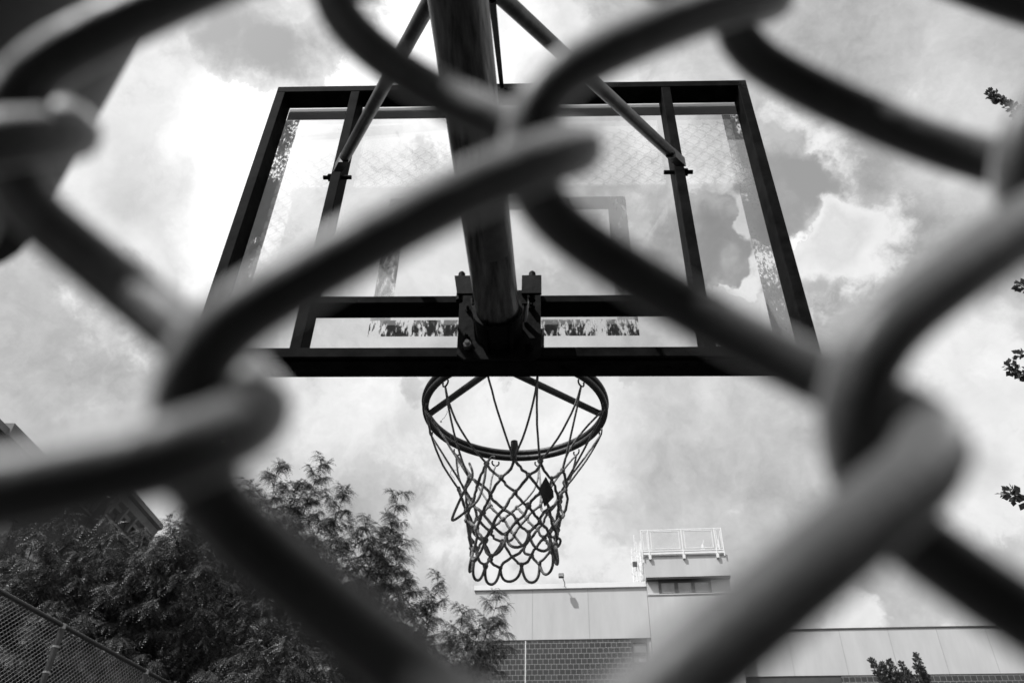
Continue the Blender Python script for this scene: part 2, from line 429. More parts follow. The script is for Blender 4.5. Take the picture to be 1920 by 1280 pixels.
for ua, ub_ in ((-26, near[0]), (near[1], 28)):
    parts.append(chain_fabric(ua, ub_, F_SX, F_SY, F_Z0, -14, 16, r_w, d_w, ov, org, Fdu, Fdn, 14, 9, sag=.0017))
    parts.append(chain_fabric(ua, ub_, F_SX, F_SY, F_Z0, vb, -14, r_w, d_w, ov, org, Fdu, Fdn, 6, 4, sag=.0017))
    parts.append(chain_fabric(ua, ub_, F_SX, F_SY, F_Z0, 16, vt, r_w, d_w, ov, org, Fdu, Fdn, 6, 4, sag=.0017))
parts.append(chain_fabric(-70, -26, F_SX, F_SY, F_Z0, vb, vt, r_w, d_w, ov, org, Fdu, Fdn, 6, 4, hole, sag=.0017))
parts.append(chain_fabric(28, 70, F_SX, F_SY, F_Z0, vb, vt, r_w, d_w, ov, org, Fdu, Fdn, 6, 4, sag=.0017))
Vv = []; Qq = []; b0 = 0
for V_, Q_ in parts:
    Vv.append(V_); Qq.append(Q_+b0); b0 += len(V_)
np_mesh('wire_mesh', np.concatenate(Vv), np.concatenate(Qq), M['wire'], fence, True)
def fpt(s, z, off=0):
    return Forg+Fdu*s-Fdn*off+np.array([0, 0, z])
MB().tube([fpt(-2.6, FTOP, .03), fpt(2.6, FTOP, .03)], .0245, 12).build('top_rail', M['post'], fence, True)
PX, PY = -.166, .117
for k, (x, y) in enumerate([(PX, PY)]+[tuple(fpt(s, 0, .045)[:2]) for s in (-2.6, 2.6)]):
    n_ = 40 if k == 0 else 14
    p = MB().tube([(x, y, 0), (x, y, FTOP+.06)], .0365, n_).build('post', M['post'], fence, True)
    if k == 0:
        MB().tube([(x, y, 1.850), (x, y, 1.955)], .0425, n_).build('tension_band', M['post'], p, True)
    MB().ball((x, y, FTOP+.06), .04, 12, (1, 1, .6)).build('post_cap', M['post'], p, True)

# ---------------------------------------------------------------- basketball hoop
B0 = np.array([-.0806, 1.313, 2.691]); BW, BH = 1.316, .962; FD = .056; FW = .025
hoop = empty('basketball_hoop', 'basketball backboard of framed glass with iron rim seen from behind', 'basketball hoop')
def bl(x, y, z): return (B0[0]+x, B0[1]+y, B0[2]+z)
def bbox(mb, x0, x1, y0, y1, z0, z1):
    return mb.box(B0[0]+x0, B0[0]+x1, B0[1]+y0, B0[1]+y1, B0[2]+z0, B0[2]+z1)
hw = BW/2
bf = MB()
bbox(bf, -hw, hw, 0, FD, BH-FW, BH)
bbox(bf, -hw, -hw+FW, 0, FD, FW, BH-FW); bbox(bf, hw-FW, hw, 0, FD, FW, BH-FW)
bbox(bf, -hw, hw, 0, .006, 0, FW)                 # near lip of the bottom channel
bbox(bf, -hw, hw, .006, .016, .006, FW)           # dark groove
bbox(bf, -hw, hw, .016, FD+.016, 0, FW)
frame = bf.build('backboard_frame', M['frame'], hoop, bevel=.0015)
GY0, GY1 = FD, FD+.010
for sx in (-1, 1):
    x0 = -.446 if sx < 0 else .4215
    u = bbox(MB(), x0, x0+.0248, .001, FD-.001, FW-.001, BH-FW+.001).build('upright', M['frame'], frame, bevel=.0015)
bbox(MB(), -.4215, .4215, .002, FD-.002, .150, .170).build('cross_rail', M['frame'], frame, bevel=.0015)
for x in (-.52, -.33, -.115, .13, .35, .52):      # screw heads under the bottom channel
    MB().tube([bl(x, .042, .001), bl(x, .042, -.003)], .006, 8).build('screw', M['frame'], frame)
glass = bbox(MB(), -hw+.012, hw-.012, GY0+.0005, GY1, .012, BH-.012).build('glass_panel', M['glass'], hoop)
def stripe(nm, x0, x1, z0, z1, m):
    return bbox(MB(), x0, x1, GY1+.0005, GY1+.0015, z0, z1).build(nm, m, glass)
bt = .030
stripe('painted_border', -hw+.02, hw-.02, BH-.055-bt*.3, BH-.0125, M['border_solid'])
stripe('painted_border', -hw+.0125, -hw+.058, .03, BH-.066, M['border'])
stripe('painted_border', hw-.064, hw-.0125, .03, BH-.066, M['border'])
stripe('painted_border', -hw+.03, hw-.03, .018, .0285, M['stripe_worn'])
sqx, sqz0, sqz1, st = .302, .108, .562, .046
stripe('painted_square', -sqx, sqx, sqz1-st, sqz1, M['stripe'])
stripe('painted_square', -sqx, -sqx+st, sqz0+st, sqz1-st, M['stripe'])
stripe('painted_square', sqx-st, sqx, sqz0+st, sqz1-st, M['stripe'])
stripe('painted_square', -sqx, sqx, sqz0, sqz0+st, M['stripe_worn'])

# mounting plate, pipe flange, clamp
pl = MB()
poly = [(-.093, .172), (.0845, .178), (.0845, .0), (.07, -.012), (-.074, -.012), (-.0895, .001)]
pl.prism([bl(x, -.008, z) for x, z in poly], (0, .007, 0))
plate = pl.build('mounting_plate', M['plate'], hoop)
def boltm(x, z, nm='bolt', m='bolt', y=-.009, ln=.012, r=.009):
    b = MB().tube([bl(x, y, z), bl(x, y-ln, z)], r, 6)
    b.tube([bl(x, y-ln, z), bl(x, y-ln-.008, z)], r*.55, 8)
    return b.build(nm, M[m], plate)
boltm(-.068, .0185); boltm(.060, .0175, m='plate'); boltm(-.072, .118, m='plate', ln=.004, r=.006); boltm(-.071, .045, m='plate', ln=.004, r=.006)
boltm(.064, .122, m='plate', r=.008)
# arm pipe: from the pole behind the camera to the flange on the plate
A0 = np.array([-.0853, 1.2291, 2.7547]); A1 = np.array([-.1162, .6026, 2.8056]); AD = nrm(A1-A0)
AR = .0445
Aend = A0-AD*.035; Aback = A0+AD*1.95
arm = MB().tube([Aend, A0, A1, Aback], AR, 40).build('support_arm', M['arm'], hoop, True)
st_c = []                                             # stuck-on patch curving round the underside of the pipe
pa0, pa1 = math.radians(-95), math.radians(-38)
pN = nrm(np.cross(AD, [0, 0, 1])); pB = np.cross(pN, AD)
pv = []; pf = []
for i in range(9):
    c_ = A0+AD*(.16+.15*i/8)
    for k in range(11):
        a_ = pa0+(pa1-pa0)*k/10
        for rr_ in (AR-.002, AR+.0007): pv.append(tuple(c_-pN*math.cos(a_)*rr_+pB*math.sin(a_)*rr_))
pm = MB(); pm.v = pv
def pi_(i, k, o): return (i*11+k)*2+o
for i in range(8):
    for k in range(10):
        pm.f.append((pi_(i, k, 1), pi_(i, k+1, 1), pi_(i+1, k+1, 1), pi_(i+1, k, 1)))
for i in range(8):
    for k in (0, 10): pm.f.append((pi_(i, k, 0), pi_(i, k, 1), pi_(i+1, k, 1), pi_(i+1, k, 0)))
for k in range(10):
    for i in (0, 8): pm.f.append((pi_(i, k, 0), pi_(i, k, 1), pi_(i, k+1, 1), pi_(i, k+1, 0)))
pm.build('stuck_patch', M['patch'], arm, True)
fl = MB()
fl.tube([Aend-AD*.002+AD*.03, Aend-AD*.002+AD*.012], AR+.007, 40)
fl.tube([Aend-AD*.002+AD*.012, np.array([A0[0]+.002, B0[1]-.008, Aend[2]-.006])], [AR+.006, AR+.004], 40)
fl.build('pipe_collar', M['plate'], plate, True)
for sx in (-1, 1):
    gx = A0[0]+sx*.026
    gs = MB()
    gs.prism([(gx, B0[1]-.009, B0[2]+.002), (gx, B0[1]-.009, B0[2]+.05), (gx, B0[1]-.085, B0[2]+.028), (gx, B0[1]-.085, B0[2]+.018)], (.006, 0, 0))
    gs.build('gusset', M['plate'], plate)
sad = MB()
for sx, xa, xb in ((-1, -.102, -.047), (1, .044, .086)):
    sad.prism([bl(xa+.010*(sx < 0), -.060, .122), bl(xb, -.060, .122), bl(xb, -.050, .182), bl(xa, -.050, .182)], (0, .007, 0))
sad.box(B0[0]-.060, B0[0]+.056, B0[1]-.052, B0[1]-.046, B0[2]+.10, B0[2]+.13)
sad.build('clamp_saddle', M['plate'], plate)
for x in (-.088, .066):
    b = MB().tube([bl(x, -.044, .115), bl(x, -.036, .198)], .0075, 10); b.ball(bl(x, -.036, .198), .0078, 10)
    b.build('clamp_bolt', M['plate'], plate, True)
ub = MB()
ub.tube([bl(.055, -.045, .122), bl(.054, -.04, .11), bl(.052, -.03, .095), bl(.05, -.012, .085)], .006, 10)
ub.build('clamp_hook', M['bolt'], plate, True); ub = MB()
ub.tube([bl(-.060, -.045, .122), bl(-.058, -.04, .115), bl(-.055, -.03, .108), bl(-.052, -.012, .10)], .006, 10)
ub.build('clamp_hook', M['bolt'], plate, True)

# diagonal braces
J = A0+AD*((A0[1]-.578)/abs(AD[1])); J = J+np.array([0, 0, .052])
for sx, lo in ((-1, (-.4225, -.014, .590)), (1, (.4340, -.014, .5965))):
    l = np.array(bl(*lo)); jj = J+np.array([sx*.012, 0, 0]); d = nrm(jj-l)
    br = MB().tube([l+d*.05, l+d*.075, jj], [.011, .0134, .0134], 16)
    br.quad_box(l+np.array([-.012, -.004, -.022]), (.024, 0, 0), d*.075, (0, 0, .034))
    o = br.build('brace', M['brace'], hoop, True)
    bb = MB(); bx = -.446 if sx < 0 else .4463
    zz = lo[2]-.008
    bb.tube([bl(bx-sx*.05, .012, zz), bl(bx+sx*.022, .012, zz)], .0055, 8)
    bb.tube([bl(bx+sx*.001, .012, zz), bl(bx+sx*.009, .012, zz)], .0105, 6)
    bb.build('brace_bolt', M['plate'], o)
MB().tube([bl(-.022, .012, BH-.004), (-.070, .632, 2.86)], .0058, 10).build('tie_rod', M['frame'], hoop, True)
# pole behind the camera that carries the arm
px_, py_ = Aback[0], Aback[1]
pole = MB().tube([(px_, py_, 0), (px_, py_, 3.1)], .057, 28).build('pole', M['post'], hoop, True)
MB().ball((px_, py_, 3.1), .057, 20, (1, 1, .5)).build('pole_cap', M['post'], pole, True)

# rim
RC = np.array([B0[0]+.0169, B0[1]+.2+.238, B0[2]+.164]); RR = .2335
def rim_pt(a, r=RR, dz=0.): return (RC[0]+r*math.sin(a), RC[1]-r*math.cos(a), RC[2]+dz)
rm = MB()
for dz in (0, -.0185):
    rm.tube([rim_pt(2*PI*k/96, RR+(.0 if dz else .003), dz) for k in range(96)], .0086, 14, closed=True)
rim = rm.build('rim', M['rim'], hoop, True)
for sx in (-1, 1):
    a = math.radians(92)*sx
    e = np.array(rim_pt(a, RR-.002, -.012)); m0 = at(935, 691, 1.47)+np.array([sx*.014, 0, 0])
    MB().tube([e+np.array([0, .012, .006]), e, e+(m0-e)*.06+np.array([0, 0, -.008]), m0], .0085, 12).build('rim_brace', M['rim'], rim, True)
rp = MB(); rp.box(RC[0]-.07, RC[0]+.055, B0[1]+GY1+.002, B0[1]+GY1+.010, RC[2]-.075, RC[2]+.05)
rp.box(RC[0]-.075, RC[0]+.075, B0[1]+GY1+.010, RC[1]-RR+.004, RC[2]-.034, RC[2]-.028)
rp.build('rim_plate', M['rim'], rim)
hooks = []
for j in range(12):
    a = math.radians(30*j+15)
    c = np.array(rim_pt(a, RR, -.038))
    t = np.array([math.cos(a), math.sin(a), 0])
    ring = [c+.010*(t*math.cos(q)+np.array([0, 0, 1])*math.sin(q)) for q in np.linspace(-PI*1.15, PI*.15, 12)]
    MB().tube(ring, .0023, 6).build('net_hook', M['rim'], rim, True)
    hooks.append(c+np.array([0, 0, -.009]))

# ---------------------------------------------------------------- net
net = empty('basketball_net', 'frayed rope net with stretched strands hanging from the iron rim', 'net')
nr = random.Random(11)
drops = [.225, .262, .300, .336, .370, .398]
radii = [.128, .121, .113, .106, .100, .096]
NC = RC+np.array([.004, 0, 0])
levels = []
for k, (dz, rr) in enumerate(zip(drops, radii)):
    row = []
    for j in range(12):
        a = math.radians(30*j+30+15*(k % 2)+1.2*k)
        q = rr+nr.gauss(0, .004)
        side = .012*math.sin(a)*(1 if math.sin(a) < 0 else .4)
        row.append(np.array([NC[0]+q*math.sin(a), NC[1]-q*math.cos(a), RC[2]-dz+nr.gauss(0, .005)+side]))
    levels.append(row)
def strand(mb, a, c, r, sag=.004, n=7, seed=None):
    a = np.asarray(a); c = np.asarray(c); g_ = np.array([nr.gauss(0, 1), nr.gauss(0, 1), nr.gauss(-.6, .5)])*sag
    pts = [a+(c-a)*t+g_*4*t*(1-t)+np.array([nr.gauss(0, .0008 if r > .003 else .0003) for _ in range(3)]) for t in np.linspace(0, 1, n)]
    mb.tube(pts, [r*(1+(.10 if r > .003 else .03)*nr.uniform(-1, 1)) for _ in pts], 7)
up_ = MB(); low = MB()
skip_top = {(5, 1), (8, 0), (10, 1)}
for j in range(12):
    for q, h in enumerate((j, (j+1) % 12)):
        if (j, q) in skip_top: continue
        strand(up_, hooks[h], levels[0][j], .0027, .010, 10)
for k in range(len(levels)-1):
    for j in range(12):
        tgt = ((j, (j-1) % 12) if k % 2 == 0 else ((j+1) % 12, j))
        for t in tgt:
            strand(low, levels[k][j], levels[k+1][t], .0035, .0035)
for j in range(12):                                  # loops at the bottom hem
    a = levels[-1][j]; c = levels[-1][(j+1) % 12]; m_ = (a+c)/2+np.array([0, 0, -.040+nr.gauss(0, .004)])
    out = m_-NC; out[2] = 0; m_ = m_+nrm(out)*.008
    P_ = []
    for t in np.linspace(0, 1, 13):
        s_ = math.sin(PI*t)
        P_.append(a+(c-a)*(t-.10*math.sin(2*PI*t))+(m_-(a+c)/2)*(s_**.8 if s_ > 0 else 0))
    low.tube(P_, .0034, 8)
for row in levels:
    for p_ in row:
        MB().ball(p_, .0062*nr.uniform(.85, 1.15), 8, (nr.uniform(.8, 1.2), nr.uniform(.8, 1.2), nr.uniform(.9, 1.4))).build('knot', M['rope'], net, 'all')
up_.build('hanging_strand', M['rope'], net, 'all'); low.build('rope_mesh', M['rope'], net, 'all')
def smooth_path(pts, n=6):
    pts = [np.asarray(p, float) for p in pts]; out = []
    for i in range(len(pts)-1):
        p0 = pts[max(i-1, 0)]; p1 = pts[i]; p2 = pts[i+1]; p3 = pts[min(i+2, len(pts)-1)]
        for t in np.linspace(0, 1, n, endpoint=False):
            out.append(.5*((2*p1)+(-p0+p2)*t+(2*p0-5*p1+4*p2-p3)*t*t+(-p0+3*p1-3*p2+p3)*t**3))
    out.append(pts[-1]); return out
lp = MB()
lp.tube(smooth_path([at(*q) for q in ((880, 868, 1.68), (886, 892, 1.64), (868, 925, 1.61), (849, 968, 1.60), (852, 974, 1.60), (875, 957, 1.60), (897, 935, 1.60), (908, 900, 1.61), (912, 872, 1.62), (921, 857, 1.63), (928, 857, 1.63))]), .0030, 8)
lp.build('loose_loop', M['rope'], net, 'all'); lp = MB()
lp.tube(smooth_path([at(*q) for q in ((1030, 1006, 1.74), (1046, 1008, 1.75), (1051, 1014, 1.76), (1046, 1024, 1.76), (1036, 1022, 1.75), (1032, 1016, 1.74))]), .0032, 8)
lp.build('loose_loop', M['rope'], net, 'all')
for seed in range(3):                                # frayed thread ends
    a = at(838+8*seed, 770+45*seed, 1.72)
    q = [a]
    for k in range(7): q.append(q[-1]+np.array([nr.gauss(0, .006), nr.gauss(0, .004), nr.gauss(-.006, .006)]))
    MB().tube(smooth_path(q, 4), .0006, 4).build('frayed_thread', M['rope'], net, 'all')
kt = levels[0][11]                                   # taped joint at the nearest upper knot
tp = MB().tube([kt+np.array([0, 0, .045]), kt+np.array([.001, 0, .03]), kt+np.array([-.001, 0, .012]), kt+np.array([0, 0, -.004])], [.0085, .0095, .0085, .007], 10)
tp.build('tape_wrap', M['tape'], net, True)
sp_ = [at(1023, 893, 1.62), at(1036, 918, 1.63), at(1037, 930, 1.63), at(1020, 948, 1.62), at(1011, 915, 1.61)]
scrap = MB().prism(sp_, (.002, .006, .001)).build('plastic_scrap', M['scrap'])
tag(scrap, 'black lozenge shaped scrap caught in the rope net', 'scrap')

# ---------------------------------------------------------------- school building (facade frame: s along the facade, o towards the court)
SY = -.08
Sd = np.array([math.cos(SY), math.sin(SY), 0]); So = np.array([Sd[1], -Sd[0], 0]); S0 = np.array([0, 30., 0])
school = empty('school_building', 'pale concrete building with dark glazed block walls and low rooftop stair tower', 'building')
school.location = S0; school.rotation_euler = (0, 0, SY)
def sb(mb, s0, s1, o0, o1, z0, z1):     # local: x = s, y = -o (o towards the court)
    return mb.box(s0, s1, -o1, -o0, z0, z1)
w = MB(); sb(w, -2.48, 4.05, -12, 0, 11.23, 13.13); sb(w, -2.48, 4.05, -12, -.06, 0, 11.23)
wing = w.build('wing_wall', M['concrete'], school)
c = MB(); sb(c, -2.55, 4.05, -.3, .07, 13.13, 13.32); sb(c, -2.55, -2.35, -12, -.3, 13.13, 13.32)
c.build('roof_coping', M['coping'], school)
for s in (-.29, 1.83): sb(MB(), s-.012, s+.012, .0, .004, 11.246, 13.125).build('panel_joint', M['panelgrey'], wing)
sb(MB(), -2.48, 3.95, .0, .006, 11.225, 11.245).build('panel_joint', M['panelgrey'], wing)
t = MB(); sb(t, -2.44, -.56, -.058, -.012, 0, 11.21); sb(t, -.53, 3.33, -.058, -.012, 0, 11.21)
t.build('block_wall', M['tile'], school)
t = MB(); sb(t, -.56, -.53, -.057, -.008, 0, 11.21); t.build('wall_joint', M['coping'], school)
# slot window
t = MB(); sb(t, 3.33, 3.39, -.05, .0, 8.3, 11.22); sb(t, 3.85, 3.91, -.05, .0, 8.3, 11.22); sb(t, 3.39, 3.85, -.05, .0, 11.06, 11.22)
for z in (10.62, 10.28, 9.94, 9.6, 9.2): sb(t, 3.39, 3.85, -.05, -.005, z, z+.10)
slot = t.build('slot_window', M['darkframe'], school)
t = MB(); sb(t, 3.39, 3.85, -.059, -.045, 8.3, 11.06); t.build('pane', M['pane'], slot)
for z in (10.38, 10.04): sb(MB(), 3.57, 3.84, -.044, -.040, z, z+.13).build('window_blind', M['blind'], slot)
# stair tower
t = MB(); sb(t, 4.06, 7.12, -5, .5, 0, 12.63); sb(t, 4.06, 7.12, -5, .38, 12.63, 13.20)
tower = t.build('tower_wall', M['concrete'], school)
t = MB(); sb(t, 4.03, 7.16, -5.02, .62, 13.26, 14.08); t.build('tower_parapet', M['concrete'], school)
t = MB(); sb(t, 4.05, 7.14, -5.0, .60, 13.20, 13.262); t.build('soffit_band', M['darkframe'], school)
t = MB(); sb(t, 4.05, 7.13, .3, .53, 12.62, 12.66); t.build('window_ledge', M['concrete'], school)
t = MB(); sb(t, 4.49, 6.42, .375, .43, 12.662, 12.72); sb(t, 4.49, 6.42, .375, .43, 13.12, 13.20)
for s0, s1 in ((4.49, 4.58), (5.07, 5.20), (5.69, 5.82), (6.32, 6.42)): sb(t, s0, s1, .375, .432, 12.70, 13.14)
win = t.build('strip_window', M['darkframe'], school)
t = MB(); sb(t, 4.55, 6.35, .381, .40, 12.71, 13.13); t.build('pane', M['pane'], win)
t = MB(); sb(t, 4.02, 7.14, .5, .53, 10.40, 10.50); t.build('wall_ledge', M['concrete'], tower)
# roof deck with railing
t = MB(); sb(t, 4.0, 7.02, -2.4, .68, 14.08, 14.15); sb(t, 3.99, 7.03, .66, .70, 14.12, 14.24); deck = t.build('roof_deck', M['white'], school)
for s, o0, o1 in ((4.25, .60, .72), (5.52, .60, .72), (6.77, .60, .72), (4.01, .3, .42), (7.01, .3, .42)): sb(MB(), s-.05, s+.05, o0, o1, 13.93, 14.09).build('deck_bracket', M['white'], deck)
ra = MB(); o_ = -.70
def lr(s, o, z): return (s, -o, z)
for z in (15.10, 14.24):
    ra.tube([lr(3.98, -2.3, z), lr(3.98, .70, z), lr(7.03, .70, z), lr(7.03, -2.3, z)], .022, 8)
for s in (3.98, 4.25, 5.52, 6.77, 7.03): ra.tube([lr(s, .70, 14.0), lr(s, .70, 15.10)], .022, 8)
for o in (-.3, -1.3, -2.3):
    for s in (3.98, 7.03): ra.tube([lr(s, o, 14.1), lr(s, o, 15.10)], .022, 8)
railing = ra.build('roof_railing', M['white'], school, True)
for s0, s1 in ((4.35, 5.42), (5.62, 6.67)):
    p = MB()
    for a, b in (((s0, 14.33), (s1, 14.33)), ((s1, 14.33), (s1, 15.03)), ((s1, 15.03), (s0, 15.03)), ((s0, 15.03), (s0, 14.33))):
        p.tube([lr(a[0], .70, a[1]), lr(b[0], .70, b[1])], .017, 6)
    n_ = int((s1-s0)/.035)
    for k in range(1, n_): p.tube([lr(s0+(s1-s0)*k/n_, .70, 14.33), lr(s0+(s1-s0)*k/n_, .70, 15.03)], .0038, 4)
    p.build('railing_panel', M['white'], railing)
for s0, s1 in ((4.04, 4.2), (6.83, 6.98)):
    p = MB()
    for a, b in (((s0, 14.33), (s1, 14.33)), ((s1, 14.33), (s1, 15.03)), ((s1, 15.03), (s0, 15.03)), ((s0, 15.03), (s0, 14.33))):
        p.tube([lr(a[0], .70, a[1]), lr(b[0], .70, b[1])], .014, 6)
    p.build('railing_panel', M['white'], railing)
# caged ladder on the side of the tower
la = MB()
for o in (-.4, -.75): la.tube([lr(3.98, o, 13.2), lr(3.98, o, 15.05)], .022, 6); la.tube([lr(3.62, o, 13.3), lr(3.62, o, 14.9)], .018, 6)
for z in np.arange(13.35, 15.0, .22): la.tube([lr(3.98, -.4, z), lr(3.98, -.75, z)], .014, 6)
for z in (13.5, 13.9, 14.3, 14.7):
    la.tube([lr(3.98, -.35, z), lr(3.7, -.3, z), lr(3.55, -.57, z), lr(3.7, -.85, z), lr(3.98, -.8, z)], .016, 6)
la.tube([lr(3.74, -.1, 13.2), lr(3.74, -.1, 15.3)], .02, 6); la.tube([lr(3.86, -.1, 13.2), lr(3.80, -.1, 15.0)], .02, 6)
lad = la.build('caged_ladder', M['white'], school)
t = MB(); sb(t, 3.60, 3.78, -.12, .0, 13.98, 14.15); t.build('junction_box', M['darkframe'], lad)
# low wing to the right
t = MB(); sb(t, 7.12, 24, -12, 0, 9.85, 11.42); sb(t, 7.12, 24, -12, -.06, 0, 9.85)
low_w = t.build('low_wing_wall', M['concrete'], school)
t = MB(); sb(t, 7.12, 24, -.3, .03, 11.42, 11.46); t.build('roof_edge', M['darkframe'], school)
for s in (8.9, 10.72, 12.40, 14.05, 15.7, 17.4): sb(MB(), s-.010, s+.010, .0, .004, 9.86, 11.41).build('panel_joint', M['panelgrey'], low_w)
t = MB(); sb(t, 10.44, 24, -.058, -.012, 0, 9.83); t.build('block_wall', M['tile'], school)
t = MB(); sb(t, 7.12, 10.44, -.058, -.030, 0, 9.84); t.build('dark_window', M['darkframe'], school)
# floodlight on the roof edge, antenna tripod on the deck
fl_ = empty('floodlight', 'small dark box floodlight on an arm above the white roof edge', 'floodlight')
fl_.location = S0; fl_.rotation_euler = (0, 0, SY)
t = MB(); t.tube([lr(.95, .04, 13.2), lr(.97, .22, 13.28), lr(.90, .42, 13.42)], .018, 8); t.build('mounting_arm', M['galv'], fl_, True)
t = MB(); t.quad_box(lr(.75, .38, 13.40), (.20, 0, 0), (0, -.12, .02), (0, .02, .15)); hd = t.build('lamp_head', M['darkframe'], fl_, bevel=.01)
t = MB(); t.quad_box(lr(.77, .506, 13.435), (.16, 0, 0), (0, -.004, 0), (0, .012, .09)); t.build('lens', M['pane'], hd)
ant = MB()
for dx in (-.17, .0, .16): ant.tube([lr(6.35+dx*.1, .0, 14.78), lr(6.35+dx, .1-abs(dx), 14.15)], .012, 6)
ant.tube([lr(6.35, 0, 14.15), lr(6.35, 0, 14.75), lr(6.43, 0, 14.95)], .012, 6)
ant = ant.build('antenna', M['white']); ant.location = S0; ant.rotation_euler = (0, 0, SY)
tag(ant, 'thin white antenna tripod inside the roof railing', 'antenna')

# ---------------------------------------------------------------- brick row houses on the left
def windows(root, wall_x, ys, zs, wd=1.0, ht=1.75):
    for z in zs:
        for y in ys:
            t = MB(); t.box(wall_x, wall_x+.05, y, y+.07, z, z+ht); t.box(wall_x, wall_x+.05, y+wd-.07, y+wd, z, z+ht)
            t.box(wall_x, wall_x+.05, y+.07, y+wd-.07, z+ht-.07, z+ht); t.box(wall_x, wall_x+.05, y+.07, y+wd-.07, z, z+.07)
            t.box(wall_x, wall_x+.045, y+.07, y+wd-.07, z+ht*.48, z+ht*.52)
            f_ = t.build('window', M['darkframe'], root)
            MB().box(wall_x+.002, wall_x+.02, y+.07, y+wd-.07, z+.07, z+ht-.07).build('pane', M['pane'], f_)
            MB().box(wall_x, wall_x+.12, y-.1, y+wd+.1, z+ht+.005, z+ht+.28).build('lintel', M['lintel'], f_)
            MB().box(wall_x, wall_x+.14, y-.08, y+wd+.08, z-.15, z-.005).build('sill', M['lintel'], f_)
def row_cornice(root, x, y0, y1, z, dep=.75):
    t = MB()
    prof = [(0, 0), (.18, 0), (.22, .18), (.42, .3), (dep*.75, .62), (dep, .7), (dep, .95), (dep-.06, 1.02), (0, 1.02)]
    t.prism([(x+a, y0, z+b) for a, b in prof], (0, y1-y0, 0))
    cn = t.build('cornice', M['cornice'], root)
    n_ = max(2, int((y1-y0)/.9))
    for k in range(n_+1):
        yy = y0+.04+(y1-y0-.24)*k/n_
        MB().prism([(x+.01, yy, z-.5), (x+.16, yy, z-.45), (x+.30, yy, z-.1), (x+.5, yy, z+.30), (x+.01, yy, z+.30)], (0, .16, 0)).build('bracket', M['cornice'], cn)
    MB().box(x, x+.07, y0, y1, z-.62, z-.5).build('frieze', M['cornice'], cn)
ta = empty('brick_house', 'dark brick house with a plain flat parapet at the photo edge', 'house')
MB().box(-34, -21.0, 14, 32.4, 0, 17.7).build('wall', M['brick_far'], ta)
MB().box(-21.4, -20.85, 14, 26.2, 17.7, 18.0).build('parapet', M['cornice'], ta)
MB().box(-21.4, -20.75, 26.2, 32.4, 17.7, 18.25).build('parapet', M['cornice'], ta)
windows(ta, -20.999, [18.2, 20.6, 23.0, 25.4, 27.9, 30.3], [13.6, 10.2, 6.9])
tb = empty('brick_house', 'brick house with two stepped bracketed cornices rising behind the leaves', 'house')
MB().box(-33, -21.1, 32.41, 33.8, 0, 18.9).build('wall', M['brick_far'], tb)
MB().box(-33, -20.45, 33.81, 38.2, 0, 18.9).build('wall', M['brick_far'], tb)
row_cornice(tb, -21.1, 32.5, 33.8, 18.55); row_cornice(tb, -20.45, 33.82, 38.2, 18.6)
windows(tb, -20.449, [34.5, 36.5], [14.6, 11.2])
tc_ = empty('brick_house', 'farthest brick house with a low plain cornice behind the tree', 'house')
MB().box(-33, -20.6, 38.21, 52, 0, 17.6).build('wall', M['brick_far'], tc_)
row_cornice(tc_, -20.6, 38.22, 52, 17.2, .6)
# dark block of flats behind the photographer, mirrored in the glass
bb_ = empty('apartment_block', 'dark flat roofed block mirrored in the glass of the backboard', 'building')
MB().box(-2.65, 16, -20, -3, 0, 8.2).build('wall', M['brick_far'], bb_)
MB().box(-2.68, 16.1, -3.3, -2.97, 8.2, 8.32).build('roof_coping', M['cornice'], bb_)

# ---------------------------------------------------------------- left fence
lf = empty('chain_link_fence', 'tall wire fence with dark top rail running away below the leafy trees', 'fence')
Lk = .148; Ld = nrm((Lk, 1, 0)); Ln = np.array([Ld[1], -Ld[0], 0]); L0 = np.array([-6.55-Lk*3.4, 7.3, 0.])
LS = .036
nU = int(12/LS)
V_, Q_ = chain_fabric(0, nU, LS, .036, 2.6, 0, 74, .0021, .003, .002, L0, Ld, Ln, 4, 4, wave=.13, flat=3)
np_mesh('wire_mesh', V_, Q_, M['farwire'], lf, True)
def lpnt(s, z, off=0): return L0+Ld*s-Ln*off+np.array([0, 0, z])
MB().tube([lpnt(0, 5.245, -.034), lpnt(12, 5.245, -.034)], .03, 10).build('top_rail', M['rail_dark'], lf, True)
kn_ = MB()
for k in range(0, nU, 2):
    p_ = lpnt(k*LS, 5.275); kn_.tube([p_, p_+np.array([0, 0, .022])], .0035, 4)
kn_.build('wire_tip', M['farwire'], lf)
for s in (1.36, 3.50, 5.64, 7.78, 9.92):
    x, y, _ = lpnt(s, 0, .0)
    q = np.array([x, y, 0])-Ln*(-.04)
    po = MB().tube([q, q+np.array([0, 0, 5.2])], .042, 14).build('post', M['post'], lf, True)
    b = MB()
    for z in (4.95, 4.62, 4.22): b.tube([q+np.array([0, 0, z]), q+np.array([0, 0, z+.025])], .047, 14)
    b.build('post_band', M['galv'], po, True)
    MB().tube([q+np.array([0, 0, 5.2]), q+np.array([0, 0, 5.27])], .038, 12).build('post_cap', M['galv'], po, True)

